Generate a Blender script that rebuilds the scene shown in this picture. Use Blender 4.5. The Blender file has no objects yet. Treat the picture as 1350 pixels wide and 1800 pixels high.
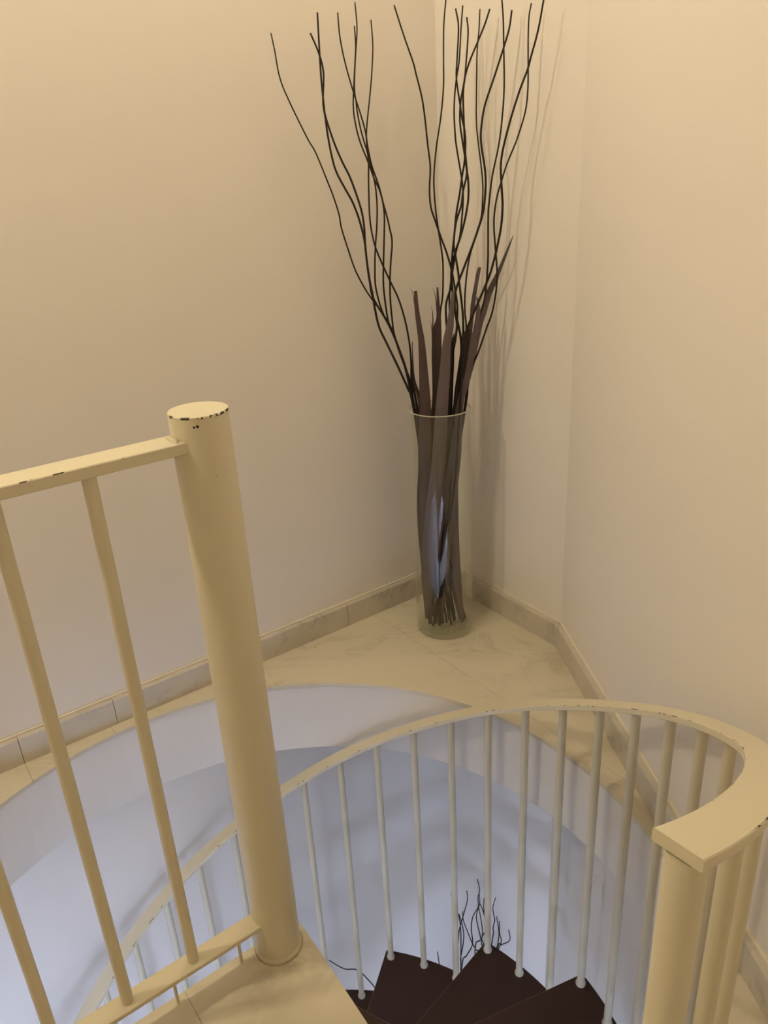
import bpy, bmesh, math, random
from mathutils import Matrix, Vector

sc = bpy.context.scene
COLL = sc.collection
S = 1.3                     # metres per unit of plan (plan units = camera height)
LOW = -3.289                # level of the lower floor in plan units (upper floor = -1)

def P(x, y, z):
    """plan units, origin on the stair axis, z=-1 is the upper floor -> metres"""
    return Vector((x * S, y * S, (z + 1) * S))

def rad(d):
    return math.radians(d)

def pol(r, deg):
    return r * math.sin(rad(deg)), r * math.cos(rad(deg))

# ------------------------------------------------------------------ camera
cam_d = bpy.data.cameras.new('camera')
cam_d.sensor_fit = 'VERTICAL'
cam_d.sensor_height = 36.0
cam_d.sensor_width = 27.0
cam_d.lens = 27.0
cam_d.clip_start = 0.02
cam = bpy.data.objects.new('camera', cam_d)
COLL.objects.link(cam)
R = Matrix(((0.99840, 0.05660, 0.0), (-0.02220, 0.39210, -0.91960), (-0.05210, 0.91820, 0.39280)))
cam.matrix_world = Matrix.Translation(P(0.191, -0.797, 0.0)) @ R.to_4x4()
sc.camera = cam

# ------------------------------------------------------------------ world, exposure
w = bpy.data.worlds.new('world')
sc.world = w
w.use_nodes = True
w.node_tree.nodes['Background'].inputs[0].default_value = (0.55, 0.68, 0.95, 1)
w.node_tree.nodes['Background'].inputs[1].default_value = 1.0
sc.view_settings.view_transform = 'Standard'
sc.view_settings.look = 'None'
sc.view_settings.gamma = 1.0
sc.view_settings.use_curve_mapping = False
sc.view_settings.exposure = 0.0
sc.cycles.adaptive_threshold = 0.025
sc.cycles.max_bounces = 8
LAMPS = [((-0.84, -0.30, 0.88), 300.0, 'round opal globe lamp on the ceiling above the guard rail'),
         ((0.06, 0.36, 1.10), 134.0, 'added unseen globe lamp above the stair opening, brightening the wall corner')]  # second globe is an added, unseen fill that lifts the dark wall corner
LAMP_COLOR = (1.0, 0.85, 0.59)
PANEL_POS = (0.05, -1.85)             # flat cool-white panel lamp under the slab, lighting the lower storey
PANEL_STRENGTH = 47.0
PANEL_COLOR = (0.49, 0.615, 0.95)

# ------------------------------------------------------------------ room plan (plan units)
LN = (-0.5785, 0.8157)      # outward normal of the left wall
LD = (0.8157, 0.5785)       # along the left wall, towards the corner
LDIST = 0.650
def on_left(u, off=0.0):
    return (LN[0] * (LDIST - off) + LD[0] * u, LN[1] * (LDIST - off) + LD[1] * u)
CORNER = (0.3526, 1.045)
KINK = (0.5796, 0.7051)
RIGHT_END = (0.8420, -2.4500)
LEFT_END = on_left(-2.25)
REAR = (LEFT_END[0] - LN[0] * 2.3, LEFT_END[1] - LN[1] * 2.3)
ROOM = [LEFT_END, CORNER, KINK, RIGHT_END, REAR]
CEIL = 1.32
HOLE = 0.612

# ------------------------------------------------------------------ helpers
def link(o, parent=None):
    COLL.objects.link(o)
    if parent is not None:
        o.parent = parent
    return o

def tag(o, label=None, cat=None, group=None, kind=None):
    if label: o['label'] = label
    if cat: o['category'] = cat
    if group: o['group'] = group
    if kind: o['kind'] = kind
    return o

def empty(name, loc=(0, 0, 0)):
    o = bpy.data.objects.new(name, None)
    o.empty_display_size = 0.05
    o.location = loc
    return link(o)

def mesh_obj(name, bm, mats, parent=None, smooth=False, angle=None):
    me = bpy.data.meshes.new(name)
    bmesh.ops.recalc_face_normals(bm, faces=bm.faces)
    if smooth:
        for f in bm.faces: f.smooth = True
    bm.to_mesh(me)
    bm.free()
    for m in (mats if isinstance(mats, (list, tuple)) else [mats]):
        me.materials.append(m)
    o = bpy.data.objects.new(name, me)
    link(o)
    if parent is not None:
        o.parent = parent
        o.matrix_parent_inverse = parent.matrix_basis.inverted()
    if smooth and angle:
        me.set_sharp_from_angle(angle=rad(angle))
    return o

def prism(bm, pts, z0, z1):
    """pts: 2-D plan outline (metres), extruded z0..z1 (metres)"""
    a = [bm.verts.new((x, y, z0)) for x, y in pts]
    b = [bm.verts.new((x, y, z1)) for x, y in pts]
    bm.faces.new(a[::-1]); bm.faces.new(b)
    n = len(pts)
    for i in range(n):
        bm.faces.new((a[i], a[(i + 1) % n], b[(i + 1) % n], b[i]))

def tube(bm, pts, radii, seg=8, cap=True):
    """tube along a polyline with parallel-transported rings"""
    pts = [Vector(p) for p in pts]
    n = len(pts)
    tang = []
    for i in range(n):
        t = pts[min(i + 1, n - 1)] - pts[max(i - 1, 0)]
        tang.append(t.normalized())
    up = Vector((1, 0, 0)) if abs(tang[0].x) < 0.9 else Vector((0, 1, 0))
    nrm = (up - tang[0] * up.dot(tang[0])).normalized()
    rings = []
    for i in range(n):
        nrm = (nrm - tang[i] * nrm.dot(tang[i])).normalized()
        bi = tang[i].cross(nrm)
        r = radii[i] if isinstance(radii, (list, tuple)) else radii
        rings.append([bm.verts.new(pts[i] + (nrm * math.cos(2 * math.pi * k / seg) + bi * math.sin(2 * math.pi * k / seg)) * r) for k in range(seg)])
    for i in range(n - 1):
        for k in range(seg):
            bm.faces.new((rings[i][k], rings[i][(k + 1) % seg], rings[i + 1][(k + 1) % seg], rings[i + 1][k]))
    if cap:
        bm.faces.new(rings[0][::-1]); bm.faces.new(rings[-1])

def lathe(bm, profile, cx, cy, seg=48, close=False):
    """profile of (r, z) in metres"""
    rings = []
    for r, z in profile:
        if r < 1e-6:
            rings.append([bm.verts.new((cx, cy, z))])
        else:
            rings.append([bm.verts.new((cx + r * math.cos(2 * math.pi * k / seg), cy + r * math.sin(2 * math.pi * k / seg), z)) for k in range(seg)])
    pairs = list(zip(rings, rings[1:]))
    if close: pairs.append((rings[-1], rings[0]))
    for a, b in pairs:
        for k in range(seg):
            k2 = (k + 1) % seg
            if len(a) == 1 and len(b) == 1: continue
            if len(a) == 1: bm.faces.new((a[0], b[k2], b[k]))
            elif len(b) == 1: bm.faces.new((a[k], a[k2], b[0]))
            else: bm.faces.new((a[k], a[k2], b[k2], b[k]))

def catmull(pts, per=4):
    pts = [Vector(p) for p in pts]
    q = [pts[0] * 2 - pts[1]] + pts + [pts[-1] * 2 - pts[-2]]
    out = []
    for i in range(1, len(q) - 2):
        p0, p1, p2, p3 = q[i - 1:i + 3]
        for j in range(per):
            t = j / per
            out.append(0.5 * ((2 * p1) + (p2 - p0) * t + (2 * p0 - 5 * p1 + 4 * p2 - p3) * t * t + (3 * p1 - p0 - 3 * p2 + p3) * t ** 3))
    out.append(pts[-1])
    return out

# ------------------------------------------------------------------ materials
def new_mat(name):
    m = bpy.data.materials.new(name)
    m.use_nodes = True
    nt = m.node_tree
    return m, nt, nt.nodes['Principled BSDF']

def N(nt, t, **kw):
    n = nt.nodes.new(t)
    for k, v in kw.items():
        if k in n.inputs: n.inputs[k].default_value = v
        else: setattr(n, k, v)
    return n

def paint(name, col, rough=0.7, bump=0.02, scale=60, var=0.03, spec=0.3):
    m, nt, b = new_mat(name)
    tc = N(nt, 'ShaderNodeTexCoord')
    n1 = N(nt, 'ShaderNodeTexNoise', Scale=2.2, Detail=1.0)
    nt.links.new(tc.outputs['Object'], n1.inputs['Vector'])
    mix = N(nt, 'ShaderNodeMix', data_type='RGBA')
    mix.inputs[6].default_value = (*[c * (1 - var) for c in col], 1)
    mix.inputs[7].default_value = (*[min(1, c * (1 + var)) for c in col], 1)
    nt.links.new(n1.outputs['Fac'], mix.inputs[0])
    nt.links.new(mix.outputs[2], b.inputs['Base Color'])
    if bump >= 0.045:
        n2 = N(nt, 'ShaderNodeTexNoise', Scale=float(scale), Detail=4.0)
        nt.links.new(tc.outputs['Object'], n2.inputs['Vector'])
        bp = N(nt, 'ShaderNodeBump', Strength=bump, Distance=0.004)
        nt.links.new(n2.outputs['Fac'], bp.inputs['Height'])
        nt.links.new(bp.outputs[0], b.inputs['Normal'])
    b.inputs['Roughness'].default_value = rough
    b.inputs['Specular IOR Level'].default_value = spec
    return m

def marble(name, light, vein, scale=1.0, amt=0.75, rough=0.28):
    m, nt, b = new_mat(name)
    tc = N(nt, 'ShaderNodeTexCoord')
    mp = N(nt, 'ShaderNodeMapping')
    mp.inputs['Rotation'].default_value = (0, 0, rad(-28))
    mp.inputs['Scale'].default_value = (2.0 * scale, 5.0 * scale, 3.0 * scale)
    nt.links.new(tc.outputs['Object'], mp.inputs['Vector'])
    n1 = N(nt, 'ShaderNodeTexNoise', Scale=1.3, Detail=6.0, Roughness=0.62, Distortion=0.9)
    nt.links.new(mp.outputs[0], n1.inputs['Vector'])
    r1 = N(nt, 'ShaderNodeValToRGB')
    e = r1.color_ramp.elements
    e[0].position = 0.46; e[0].color = (0, 0, 0, 1)
    e[1].position = 0.54; e[1].color = (0, 0, 0, 1)
    k = e.new(0.5); k.color = (1, 1, 1, 1)
    nt.links.new(n1.outputs['Fac'], r1.inputs[0])
    n2 = N(nt, 'ShaderNodeTexNoise', Scale=1.1, Detail=4.0)
    nt.links.new(mp.outputs[0], n2.inputs['Vector'])
    r2 = N(nt, 'ShaderNodeValToRGB')
    r2.color_ramp.elements[0].position = 0.42
    r2.color_ramp.elements[1].position = 0.75
    nt.links.new(n2.outputs['Fac'], r2.inputs[0])
    mul = N(nt, 'ShaderNodeMath', operation='MULTIPLY')
    nt.links.new(r1.outputs[0], mul.inputs[0]); nt.links.new(r2.outputs[0], mul.inputs[1])
    add = N(nt, 'ShaderNodeMath', operation='MULTIPLY_ADD')
    nt.links.new(r2.outputs[0], add.inputs[0]); add.inputs[1].default_value = 0.35
    nt.links.new(mul.outputs[0], add.inputs[2])
    sc_ = N(nt, 'ShaderNodeMath', operation='MULTIPLY', use_clamp=True)
    nt.links.new(add.outputs[0], sc_.inputs[0]); sc_.inputs[1].default_value = amt
    mix = N(nt, 'ShaderNodeMix', data_type='RGBA')
    mix.inputs[6].default_value = (*light, 1); mix.inputs[7].default_value = (*vein, 1)
    nt.links.new(sc_.outputs[0], mix.inputs[0])
    nt.links.new(mix.outputs[2], b.inputs['Base Color'])
    b.inputs['Roughness'].default_value = rough
    return m

def chipped(name, col, dark, thr, scale):
    """cream paint with dark chips (used on bar edges)"""
    m, nt, b = new_mat(name)
    tc = N(nt, 'ShaderNodeTexCoord')
    n1 = N(nt, 'ShaderNodeTexNoise', Scale=float(scale), Detail=3.0)
    nt.links.new(tc.outputs['Object'], n1.inputs['Vector'])
    gt = N(nt, 'ShaderNodeMath', operation='GREATER_THAN')
    gt.inputs[1].default_value = thr
    nt.links.new(n1.outputs['Fac'], gt.inputs[0])
    mix = N(nt, 'ShaderNodeMix', data_type='RGBA')
    mix.inputs[6].default_value = (*col, 1); mix.inputs[7].default_value = (*dark, 1)
    nt.links.new(gt.outputs[0], mix.inputs[0])
    nt.links.new(mix.outputs[2], b.inputs['Base Color'])
    b.inputs['Roughness'].default_value = 0.42
    return m

CREAM = (0.715, 0.655, 0.495)
M_WALL = paint('wall_plaster', (0.825, 0.775, 0.72), 0.8, 0.035, 90, 0.02, 0.25)
M_SLAB = paint('slab_plaster', (0.80, 0.775, 0.75), 0.8, 0.03, 90, 0.02, 0.25)
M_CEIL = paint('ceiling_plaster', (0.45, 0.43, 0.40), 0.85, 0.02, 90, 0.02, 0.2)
M_CREAM = paint('cream_enamel', CREAM, 0.42, 0.05, 45, 0.03, 0.4)
M_CHIP = chipped('cream_enamel_chipped_edge', CREAM, (0.045, 0.03, 0.02), 0.60, 38)
M_RIM = chipped('cream_enamel_chipped_rim', CREAM, (0.035, 0.022, 0.015), 0.56, 75)
M_CHIPDARK = paint('bare_rusty_metal', (0.03, 0.018, 0.012), 0.7, 0.1, 200, 0.1)
M_MARBLE = marble('cream_marble', (0.70, 0.64, 0.51), (0.40, 0.36, 0.28), 1.0, 0.55, 0.3)
M_MARBLE_G = marble('grey_veined_marble', (0.62, 0.57, 0.49), (0.38, 0.35, 0.31), 2.2, 0.85, 0.35)
M_CAULK = paint('cream_joint_filler', (0.80, 0.74, 0.62), 0.6, 0.05, 120, 0.03)
M_TREAD = paint('dark_stained_wood', (0.045, 0.022, 0.016), 0.42, 0.08, 120, 0.25)
M_TREAD_EDGE = paint('worn_wood_edge', (0.16, 0.09, 0.055), 0.5, 0.08, 120, 0.2)
M_TWIG = paint('black_brown_bark', (0.018, 0.011, 0.007), 0.6, 0.3, 300, 0.3)
M_LEAF = paint('dried_brown_leaf', (0.072, 0.046, 0.043), 0.42, 0.2, 160, 0.3)
M_LEAF2 = paint('dried_purple_brown_leaf', (0.125, 0.093, 0.098), 0.35, 0.2, 160, 0.3)
M_GROUT = paint('joint_mortar', (0.40, 0.34, 0.24), 0.9, 0.05, 120, 0.05)
M_FRAME = paint('white_window_frame', (0.8, 0.8, 0.8), 0.5, 0.02, 60, 0.02)

def glass_mat(name, tint, f0=0.04):
    m = bpy.data.materials.new(name)
    m.use_nodes = True
    nt = m.node_tree
    nt.nodes.clear()
    out = N(nt, 'ShaderNodeOutputMaterial')
    tr = N(nt, 'ShaderNodeBsdfTransparent'); tr.inputs[0].default_value = (*tint, 1)
    gl = N(nt, 'ShaderNodeBsdfGlossy'); gl.inputs['Roughness'].default_value = 0.03
    gl.inputs['Color'].default_value = (1, 1, 1, 1)
    lw = N(nt, 'ShaderNodeLayerWeight', Blend=0.5)
    pw = N(nt, 'ShaderNodeMath', operation='POWER'); pw.inputs[1].default_value = 4.5
    nt.links.new(lw.outputs['Facing'], pw.inputs[0])
    fr = N(nt, 'ShaderNodeMath', operation='MULTIPLY_ADD', use_clamp=True)
    nt.links.new(pw.outputs[0], fr.inputs[0]); fr.inputs[1].default_value = 0.85; fr.inputs[2].default_value = f0
    mx = N(nt, 'ShaderNodeMixShader')
    nt.links.new(fr.outputs[0], mx.inputs[0])
    nt.links.new(tr.outputs[0], mx.inputs[1]); nt.links.new(gl.outputs[0], mx.inputs[2])
    nt.links.new(mx.outputs[0], out.inputs['Surface'])
    return m
M_GLASS = glass_mat('clear_glass', (0.965, 0.97, 0.95))
M_GLASS_BASE = glass_mat('thick_green_glass', (0.94, 0.95, 0.91))
M_GLASS_RIM = paint('polished_glass_rim', (0.50, 0.49, 0.40), 0.15, 0.0, 60, 0.02, 0.6)

# ------------------------------------------------------------------ walls
def m2(p): return (p[0] * S, p[1] * S)

def wall(name, a, b, z0, z1, th=0.09, hole=None):
    """upright wall between plan points a,b; the room lies to the right of a->b; hole = (s0, s1, z0, z1) in metres along / height"""
    a = Vector(m2(a)); b = Vector(m2(b))
    d = (b - a).normalized(); L = (b - a).length
    n = Vector((-d.y, d.x))
    bm = bmesh.new()
    def box(s0, s1, za, zb):
        q = [a + d * s0, a + d * s1, a + d * s1 + n * th, a + d * s0 + n * th]
        prism(bm, [(v.x, v.y) for v in q], za, zb)
    za, zb = (z0 + 1) * S, (z1 + 1) * S
    if hole is None:
        box(-0.0, L, za, zb)
    else:
        s0, s1, h0, h1 = hole
        box(0, s0, za, zb); box(s1, L, za, zb); box(s0, s1, za, h0); box(s0, s1, h1, zb)
    o = mesh_obj(name, bm, M_WALL)
    tag(o, kind='structure')
    return o

Z0, Z1 = LOW - 0.06, CEIL + 0.06
w1 = wall('wall_left', LEFT_END, CORNER, Z0, Z1); w1['label'] = 'plain cream plaster wall left of the vase'
w2 = wall('wall_corner', CORNER, KINK, Z0, Z1); w2['label'] = 'short cream plaster wall right of the vase'
w3 = wall('wall_right', KINK, RIGHT_END, Z0, Z1); w3['label'] = 'cream plaster wall beside the stair opening on the right'
w4 = wall('wall_rear', RIGHT_END, REAR, Z0, Z1); w4['label'] = 'plain rear wall behind the viewer'
w5 = wall('wall_rear_left', REAR, LEFT_END, Z0, Z1); w5['label'] = 'plain rear wall to the left of the viewer'

# ------------------------------------------------------------------ ring-shaped slab around the stair opening, its marble tiles
def ray_room(deg):
    dx, dy = math.sin(rad(deg)), math.cos(rad(deg))
    best = 1e9
    n = len(ROOM)
    for i in range(n):
        ax, ay = ROOM[i]; bx, by = ROOM[(i + 1) % n]
        ex, ey = bx - ax, by - ay
        den = dx * ey - dy * ex
        if abs(den) < 1e-9: continue
        t = (ax * ey - ay * ex) / den
        u = (ax * dy - ay * dx) / den
        if t > 0 and -1e-6 <= u <= 1 + 1e-6: best = min(best, t)
    return best

ANG = sorted(set([i * 2.5 for i in range(144)] + [math.degrees(math.atan2(p[0], p[1])) % 360 for p in ROOM]))
def ring(bm, r_in, z0, z1, rounded=0.0):
    lo_i, lo_o, hi_i, hi_o = [], [], [], []
    for a in ANG:
        ro = ray_room(a) - 0.0005
        x, y = pol(r_in, a); X, Y = pol(ro, a)
        lo_i.append(bm.verts.new(P(x, y, z0))); hi_i.append(bm.verts.new(P(x, y, z1)))
        lo_o.append(bm.verts.new(P(X, Y, z0))); hi_o.append(bm.verts.new(P(X, Y, z1)))
    n = len(ANG)
    for i in range(n):
        j = (i + 1) % n
        bm.faces.new((hi_i[i], hi_i[j], hi_o[j], hi_o[i]))
        bm.faces.new((lo_i[i], lo_o[i], lo_o[j], lo_i[j]))
        bm.faces.new((lo_i[i], lo_i[j], hi_i[j], hi_i[i]))
        bm.faces.new((lo_o[i], hi_o[i], hi_o[j], lo_o[j]))

TILE_T = 0.009
bm = bmesh.new(); ring(bm, HOLE, -1.176, -1.0 - TILE_T)
floor = mesh_obj('floor', bm, M_SLAB)
tag(floor, 'floor slab with a round stair opening and a white plastered rim', kind='structure')

JU = [-3.2, -2.6, -1.88, -1.21, -0.54, -0.204, -0.035, 0.302, 0.639, 0.98, 1.6, 2.3, 3.0, 3.8]
JV = [-4.7, -4.0, -3.3, -2.6, -1.925, -1.25, -0.575, 0.72]       # across, along the left wall's normal
GAP = 0.0003
for i in range(len(JU) - 1):
    for j in range(len(JV) - 1):
        bm = bmesh.new(); ring(bm, HOLE - 0.002, -1.0 - TILE_T, -1.0)
        for (nx, ny, d) in ((LD[0], LD[1], JU[i + 1] - GAP), (-LD[0], -LD[1], -(JU[i] + GAP)), (LN[0], LN[1], JV[j + 1] - GAP), (-LN[0], -LN[1], -(JV[j] + GAP))):
            r_ = bmesh.ops.bisect_plane(bm, geom=bm.verts[:] + bm.edges[:] + bm.faces[:], plane_co=(nx * d * S, ny * d * S, 0), plane_no=(nx, ny, 0), clear_outer=True)
            bmesh.ops.holes_fill(bm, edges=[e for e in bm.edges if e.is_boundary])
            if not bm.faces: break
        if not bm.faces:
            bm.free(); continue
        mesh_obj('marble_tile', bm, M_MARBLE, floor)
bm = bmesh.new(); ring(bm, HOLE + 0.012, -1.0 - TILE_T, -1.0 - 0.0016)
mesh_obj('mortar_bed', bm, M_GROUT, floor)

# landing: the marble sector that carries the visitor to the centre column
COL = (0.004, -0.018)
LR = (0.5376, -0.8432)     # right edge direction
LL = (-0.8141, -0.5807)    # left edge direction
p_r = (0.0440, -0.0020); p_l = (-0.0241, -0.0140)
def to_rim(p, d, r):
    b = p[0] * d[0] + p[1] * d[1]; c = p[0] ** 2 + p[1] ** 2 - r * r
    t = -b + math.sqrt(b * b - c)
    return (p[0] + d[0] * t, p[1] + d[1] * t)
q_r = to_rim(p_r, LR, HOLE - 0.007); q_l = to_rim(p_l, LL, HOLE - 0.007)
a_r = math.degrees(math.atan2(q_r[0], q_r[1])) % 360; a_l = math.degrees(math.atan2(q_l[0], q_l[1])) % 360
outline = [p_l, (-0.014, 0.026), (0.026, 0.020), p_r] + [pol(HOLE - 0.007, a_r + (a_l - a_r) * k / 24) for k in range(25)]
bm = bmesh.new(); prism(bm, [m2(p) for p in outline], (-0.045) * S, -TILE_T * S)
landing = mesh_obj('floor_landing', bm, M_CREAM)
tag(landing, 'marble topped landing reaching to the centre column', kind='structure')
for u0, u1 in ((-3, -0.144), (-0.144, 0.302), (0.302, 3)):
    bm = bmesh.new(); prism(bm, [m2(p) for p in outline], -TILE_T * S, 0.0)
    for (nx, ny, d) in ((LD[0], LD[1], u1 - GAP), (-LD[0], -LD[1], -(u0 + GAP))):
        bmesh.ops.bisect_plane(bm, geom=bm.verts[:] + bm.edges[:] + bm.faces[:], plane_co=(nx * d * S, ny * d * S, 0), plane_no=(nx, ny, 0), clear_outer=True)
        bmesh.ops.holes_fill(bm, edges=[e for e in bm.edges if e.is_boundary])
    if bm.faces: mesh_obj('marble_tile', bm, M_MARBLE, landing)
    else: bm.free()

bm = bmesh.new(); prism(bm, [m2((p[0] * 0.97 + 0.0, p[1] * 0.97 - 0.004)) for p in outline], -TILE_T * S, -0.0018)
mesh_obj('mortar_bed', bm, M_GROUT, landing)

# lower floor, ceiling
bm = bmesh.new(); prism(bm, [m2(p) for p in ROOM][::-1], (LOW + 1) * S - 0.08, (LOW + 1) * S)
tag(mesh_obj('floor_lower', bm, M_MARBLE), 'marble floor of the storey below', kind='structure')
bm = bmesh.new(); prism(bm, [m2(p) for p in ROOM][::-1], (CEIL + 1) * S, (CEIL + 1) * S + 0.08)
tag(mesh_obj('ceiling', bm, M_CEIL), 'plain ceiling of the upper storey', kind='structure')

# ------------------------------------------------------------------ baseboards
def baseboard(name, a, b, cuts, label, h=0.060, th=0.0125, ends=(0, 0)):
    a = Vector(m2(a)); b = Vector(m2(b))
    d = (b - a).normalized(); L = (b - a).length; n = Vector((d.y, -d.x))
    root = empty(name, (a.x, a.y, 0)); tag(root, label, kind='structure')
    cs = [ends[0]] + [c * S for c in cuts if 0 < c * S < L] + [L - ends[1]]
    for s0, s1 in zip(cs, cs[1:]):
        g = 0.0006
        prof = [(0.0, 0.0), (th * S, 0.0), (th * S, (h - 0.004) * S), ((th - 0.003) * S, h * S), (0.0, h * S)]
        bm = bmesh.new()
        rows = []
        for s in (s0 + g, s1 - g):
            rows.append([bm.verts.new((*(a + d * s + n * (o + 0.0003)), z + 0.0002)) for o, z in prof])
        k = len(prof)
        for i in range(k):
            bm.faces.new((rows[0][i], rows[0][(i + 1) % k], rows[1][(i + 1) % k], rows[1][i]))
        bm.faces.new(rows[0]); bm.faces.new(rows[1][::-1])
        mesh_obj('marble_strip', bm, M_MARBLE_G, root)
    bm = bmesh.new()
    q = [a + d * ends[0] + n * 0.0003, a + d * (L - ends[1]) + n * 0.0003, a + d * (L - ends[1]) + n * 0.006, a + d * ends[0] + n * 0.006]
    prism(bm, [(v.x, v.y) for v in q], h * S + 0.0004, h * S + 0.0045)
    mesh_obj('filler_bead', bm, M_CAULK, root)
    return root

cu = CORNER[0] * LD[0] + CORNER[1] * LD[1]
Ll = cu + 2.25
baseboard('baseboard_left', LEFT_END, CORNER, [Ll - (cu - u) for u in (-1.9, -1.4, -0.87, -0.535, -0.204, -0.020, 0.30, 0.56)], 'veined marble skirting along the left wall', ends=(0, 0.017))
baseboard('baseboard_corner', CORNER, KINK, [0.09], 'veined marble skirting behind the vase on the right')
baseboard('baseboard_right', KINK, RIGHT_END, [0.28, 0.72, 1.2, 1.8, 2.4], 'veined marble skirting along the right wall', ends=(0.006, 0))

# ------------------------------------------------------------------ spiral staircase
stairs = empty('spiral_staircase', P(0, 0, LOW))
tag(stairs, 'cream painted steel spiral staircase with dark wooden treads', 'staircase')

# centre column with a flat chipped cap
cx, cy = COL[0] * S, COL[1] * S
rc = 0.0315 * S
zt = (-0.205 + 1) * S
bm = bmesh.new()
lathe(bm, [(0, (LOW + 1) * S), (rc, (LOW + 1) * S), (rc, zt - 0.0035)], cx, cy, 64)
n0 = len(bm.faces)
col = mesh_obj('center_column', bm, M_CREAM, stairs, smooth=True, angle=40)
bm = bmesh.new()
lathe(bm, [(rc, zt - 0.0035), (rc + 0.0004, zt - 0.0012), (rc - 0.0008, zt), (0, zt)], cx, cy, 96)
for f in bm.faces:
    f.material_index = 0 if f.calc_center_median().z > zt - 0.00005 else 1
mesh_obj('column_cap', bm, [M_CREAM, M_RIM], col)
# bare spots where the paint has flaked off the column
def chip_on_column(deg, z, wdt, hgt, seed):
    rnd = random.Random(seed)
    bm = bmesh.new(); vs = []
    for k in range(9):
        t = 2 * math.pi * k / 9; q = rnd.uniform(0.65, 1.1)
        a = rad(deg) + wdt * q * math.cos(t) / rc
        r = rc + 0.0003
        vs.append(bm.verts.new((cx + r * math.sin(a), cy + r * math.cos(a), z + hgt * q * math.sin(t))))
    bm.faces.new(vs)
    mesh_obj('paint_chip', bm, M_CHIPDARK, col)
chip_on_column(178, zt - 0.0135, 0.0018, 0.0018, 1)
chip_on_column(171.5, zt - 0.0125, 0.0020, 0.0027, 2)
chip_on_column(150, zt - 0.085, 0.0007, 0.0012, 3)
chip_on_column(176, zt - 0.42, 0.0006, 0.0009, 4)
# weld collar at the landing
bm = bmesh.new()
lathe(bm, [(rc, 0.010), (rc + 0.0015, 0.006), (rc + 0.0045, 0.0005), (rc, 0.0005)], cx, cy, 64)
mesh_obj('weld_collar', bm, M_CREAM, col, smooth=True)

# treads
RISE = 0.1635; STEP = 25.75; RT = 0.598; TT = 0.026
TREADS = []
for k in range(1, 14):
    TREADS.append((141.6 - STEP * k, -1.0 - RISE * k))     # (angle of leading rim corner, level)
for lo, z in TREADS:
    hi = lo + 28.5
    lo_off, hi_off = 0.050, 0.042
    # direction of the leading edge so that it clears the axis by lo_off
    da = math.degrees(math.asin(lo_off / RT))
    dlo = lo + da; dhi = hi - math.degrees(math.asin(hi_off / RT))
    pts = []
    pts.append(pol(lo_off, dlo - 90))
    pts += [pol(RT, lo + (hi - lo) * i / 14) for i in range(15)]
    pts.append(pol(hi_off, dhi + 90))
    pts.append(pol(0.06, (lo + hi) / 2 + 180))
    bm = bmesh.new()
    prism(bm, [m2(p) for p in pts], (z + 1 - TT) * S, (z + 1) * S)
    eds = [e for e in bm.edges if abs(e.verts[0].co.z - e.verts[1].co.z) < 1e-6 and e.verts[0].co.z > (z + 1 - TT / 2) * S]
    res = bmesh.ops.bevel(bm, geom=eds, offset=0.0016, segments=1, affect='EDGES')
    for f in res['faces']: f.material_index = 1
    mesh_obj('tread', bm, [M_TREAD, M_TREAD_EDGE], stairs)

# helical handrail
def rail_z(t):
    return -1.2125 + 0.0062 * t - (0.00015 * max(0, t - 112) ** 1.6)
RI, RO, RTH = 0.5640, 0.5975, 0.0105
T_END = 142.6
T_START = -186.0
def sweep_bar(bm, frames, wdt, th, bev, chip=True):
    """frames: (centre of top face, unit across, up); bar with bevelled edges; bevel faces get material 1"""
    h = wdt / 2
    prof = [(-h + bev, 0), (h - bev, 0), (h, -bev), (h, -th + bev), (h - bev, -th), (-h + bev, -th), (-h, -th + bev), (-h, -bev)]
    rows = []
    for c, ac, up in frames:
        rows.append([bm.verts.new(c + ac * x + up * y) for x, y in prof])
    n = len(prof)
    for r0, r1 in zip(rows, rows[1:]):
        for i in range(n):
            f = bm.faces.new((r0[i], r0[(i + 1) % n], r1[(i + 1) % n], r1[i]))
            if chip and i in (1, 7): f.material_index = 1
    bm.faces.new(rows[0][::-1]); bm.faces.new(rows[-1])

frames = []
nst = 260
for i in range(nst + 1):
    t = T_START + (T_END - T_START) * i / nst
    x, y = pol((RI + RO) / 2, t)
    wob = 0.0012 * math.sin(rad(t * 4.1)) + 0.0008 * math.sin(rad(t * 9.3 + 40))
    frames.append((P(x, y, rail_z(t) + wob), Vector((math.sin(rad(t)), math.cos(rad(t)), 0)), Vector((0, 0, 1))))
bm = bmesh.new()
sweep_bar(bm, frames, (RO - RI) * S, RTH * S, 0.0012)
handrail = mesh_obj('handrail', bm, [M_CREAM, M_CHIP], stairs)
handrail['label'] = 'curved cream flat-bar handrail winding down'

RB = (RI + RO) / 2
rb = 0.0074 * S
def baluster(parent, x, y, z_foot, z_top, flare=True, name='baluster'):
    bm = bmesh.new()
    p0 = P(x, y, z_foot); p1 = P(x, y, z_top)
    prof = []
    if flare:
        prof = [(0, p0.z), (rb * 1.30, p0.z), (rb * 1.38, p0.z + 0.005), (rb * 1.12, p0.z + 0.012), (rb, p0.z + 0.020)]
    else:
        prof = [(0, p0.z), (rb, p0.z)]
    prof += [(rb, p1.z - 0.005), (rb * 1.15, p1.z), (0, p1.z)]
    lathe(bm, prof, p0.x, p0.y, 20)
    return mesh_obj(name, bm, M_CREAM, parent, smooth=True, angle=50)

for k, (lo, z) in enumerate(TREADS):
    for j, off in enumerate((1.55, 10.15, 18.75)):
        t = lo + off
        if k == 0 and j == 2: t = 133.4
        if t < T_START + 4: continue
        x, y = pol(RB, t)
        baluster(handrail, x, y, z + 0.0002, rail_z(t) - RTH + 0.001)
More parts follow.
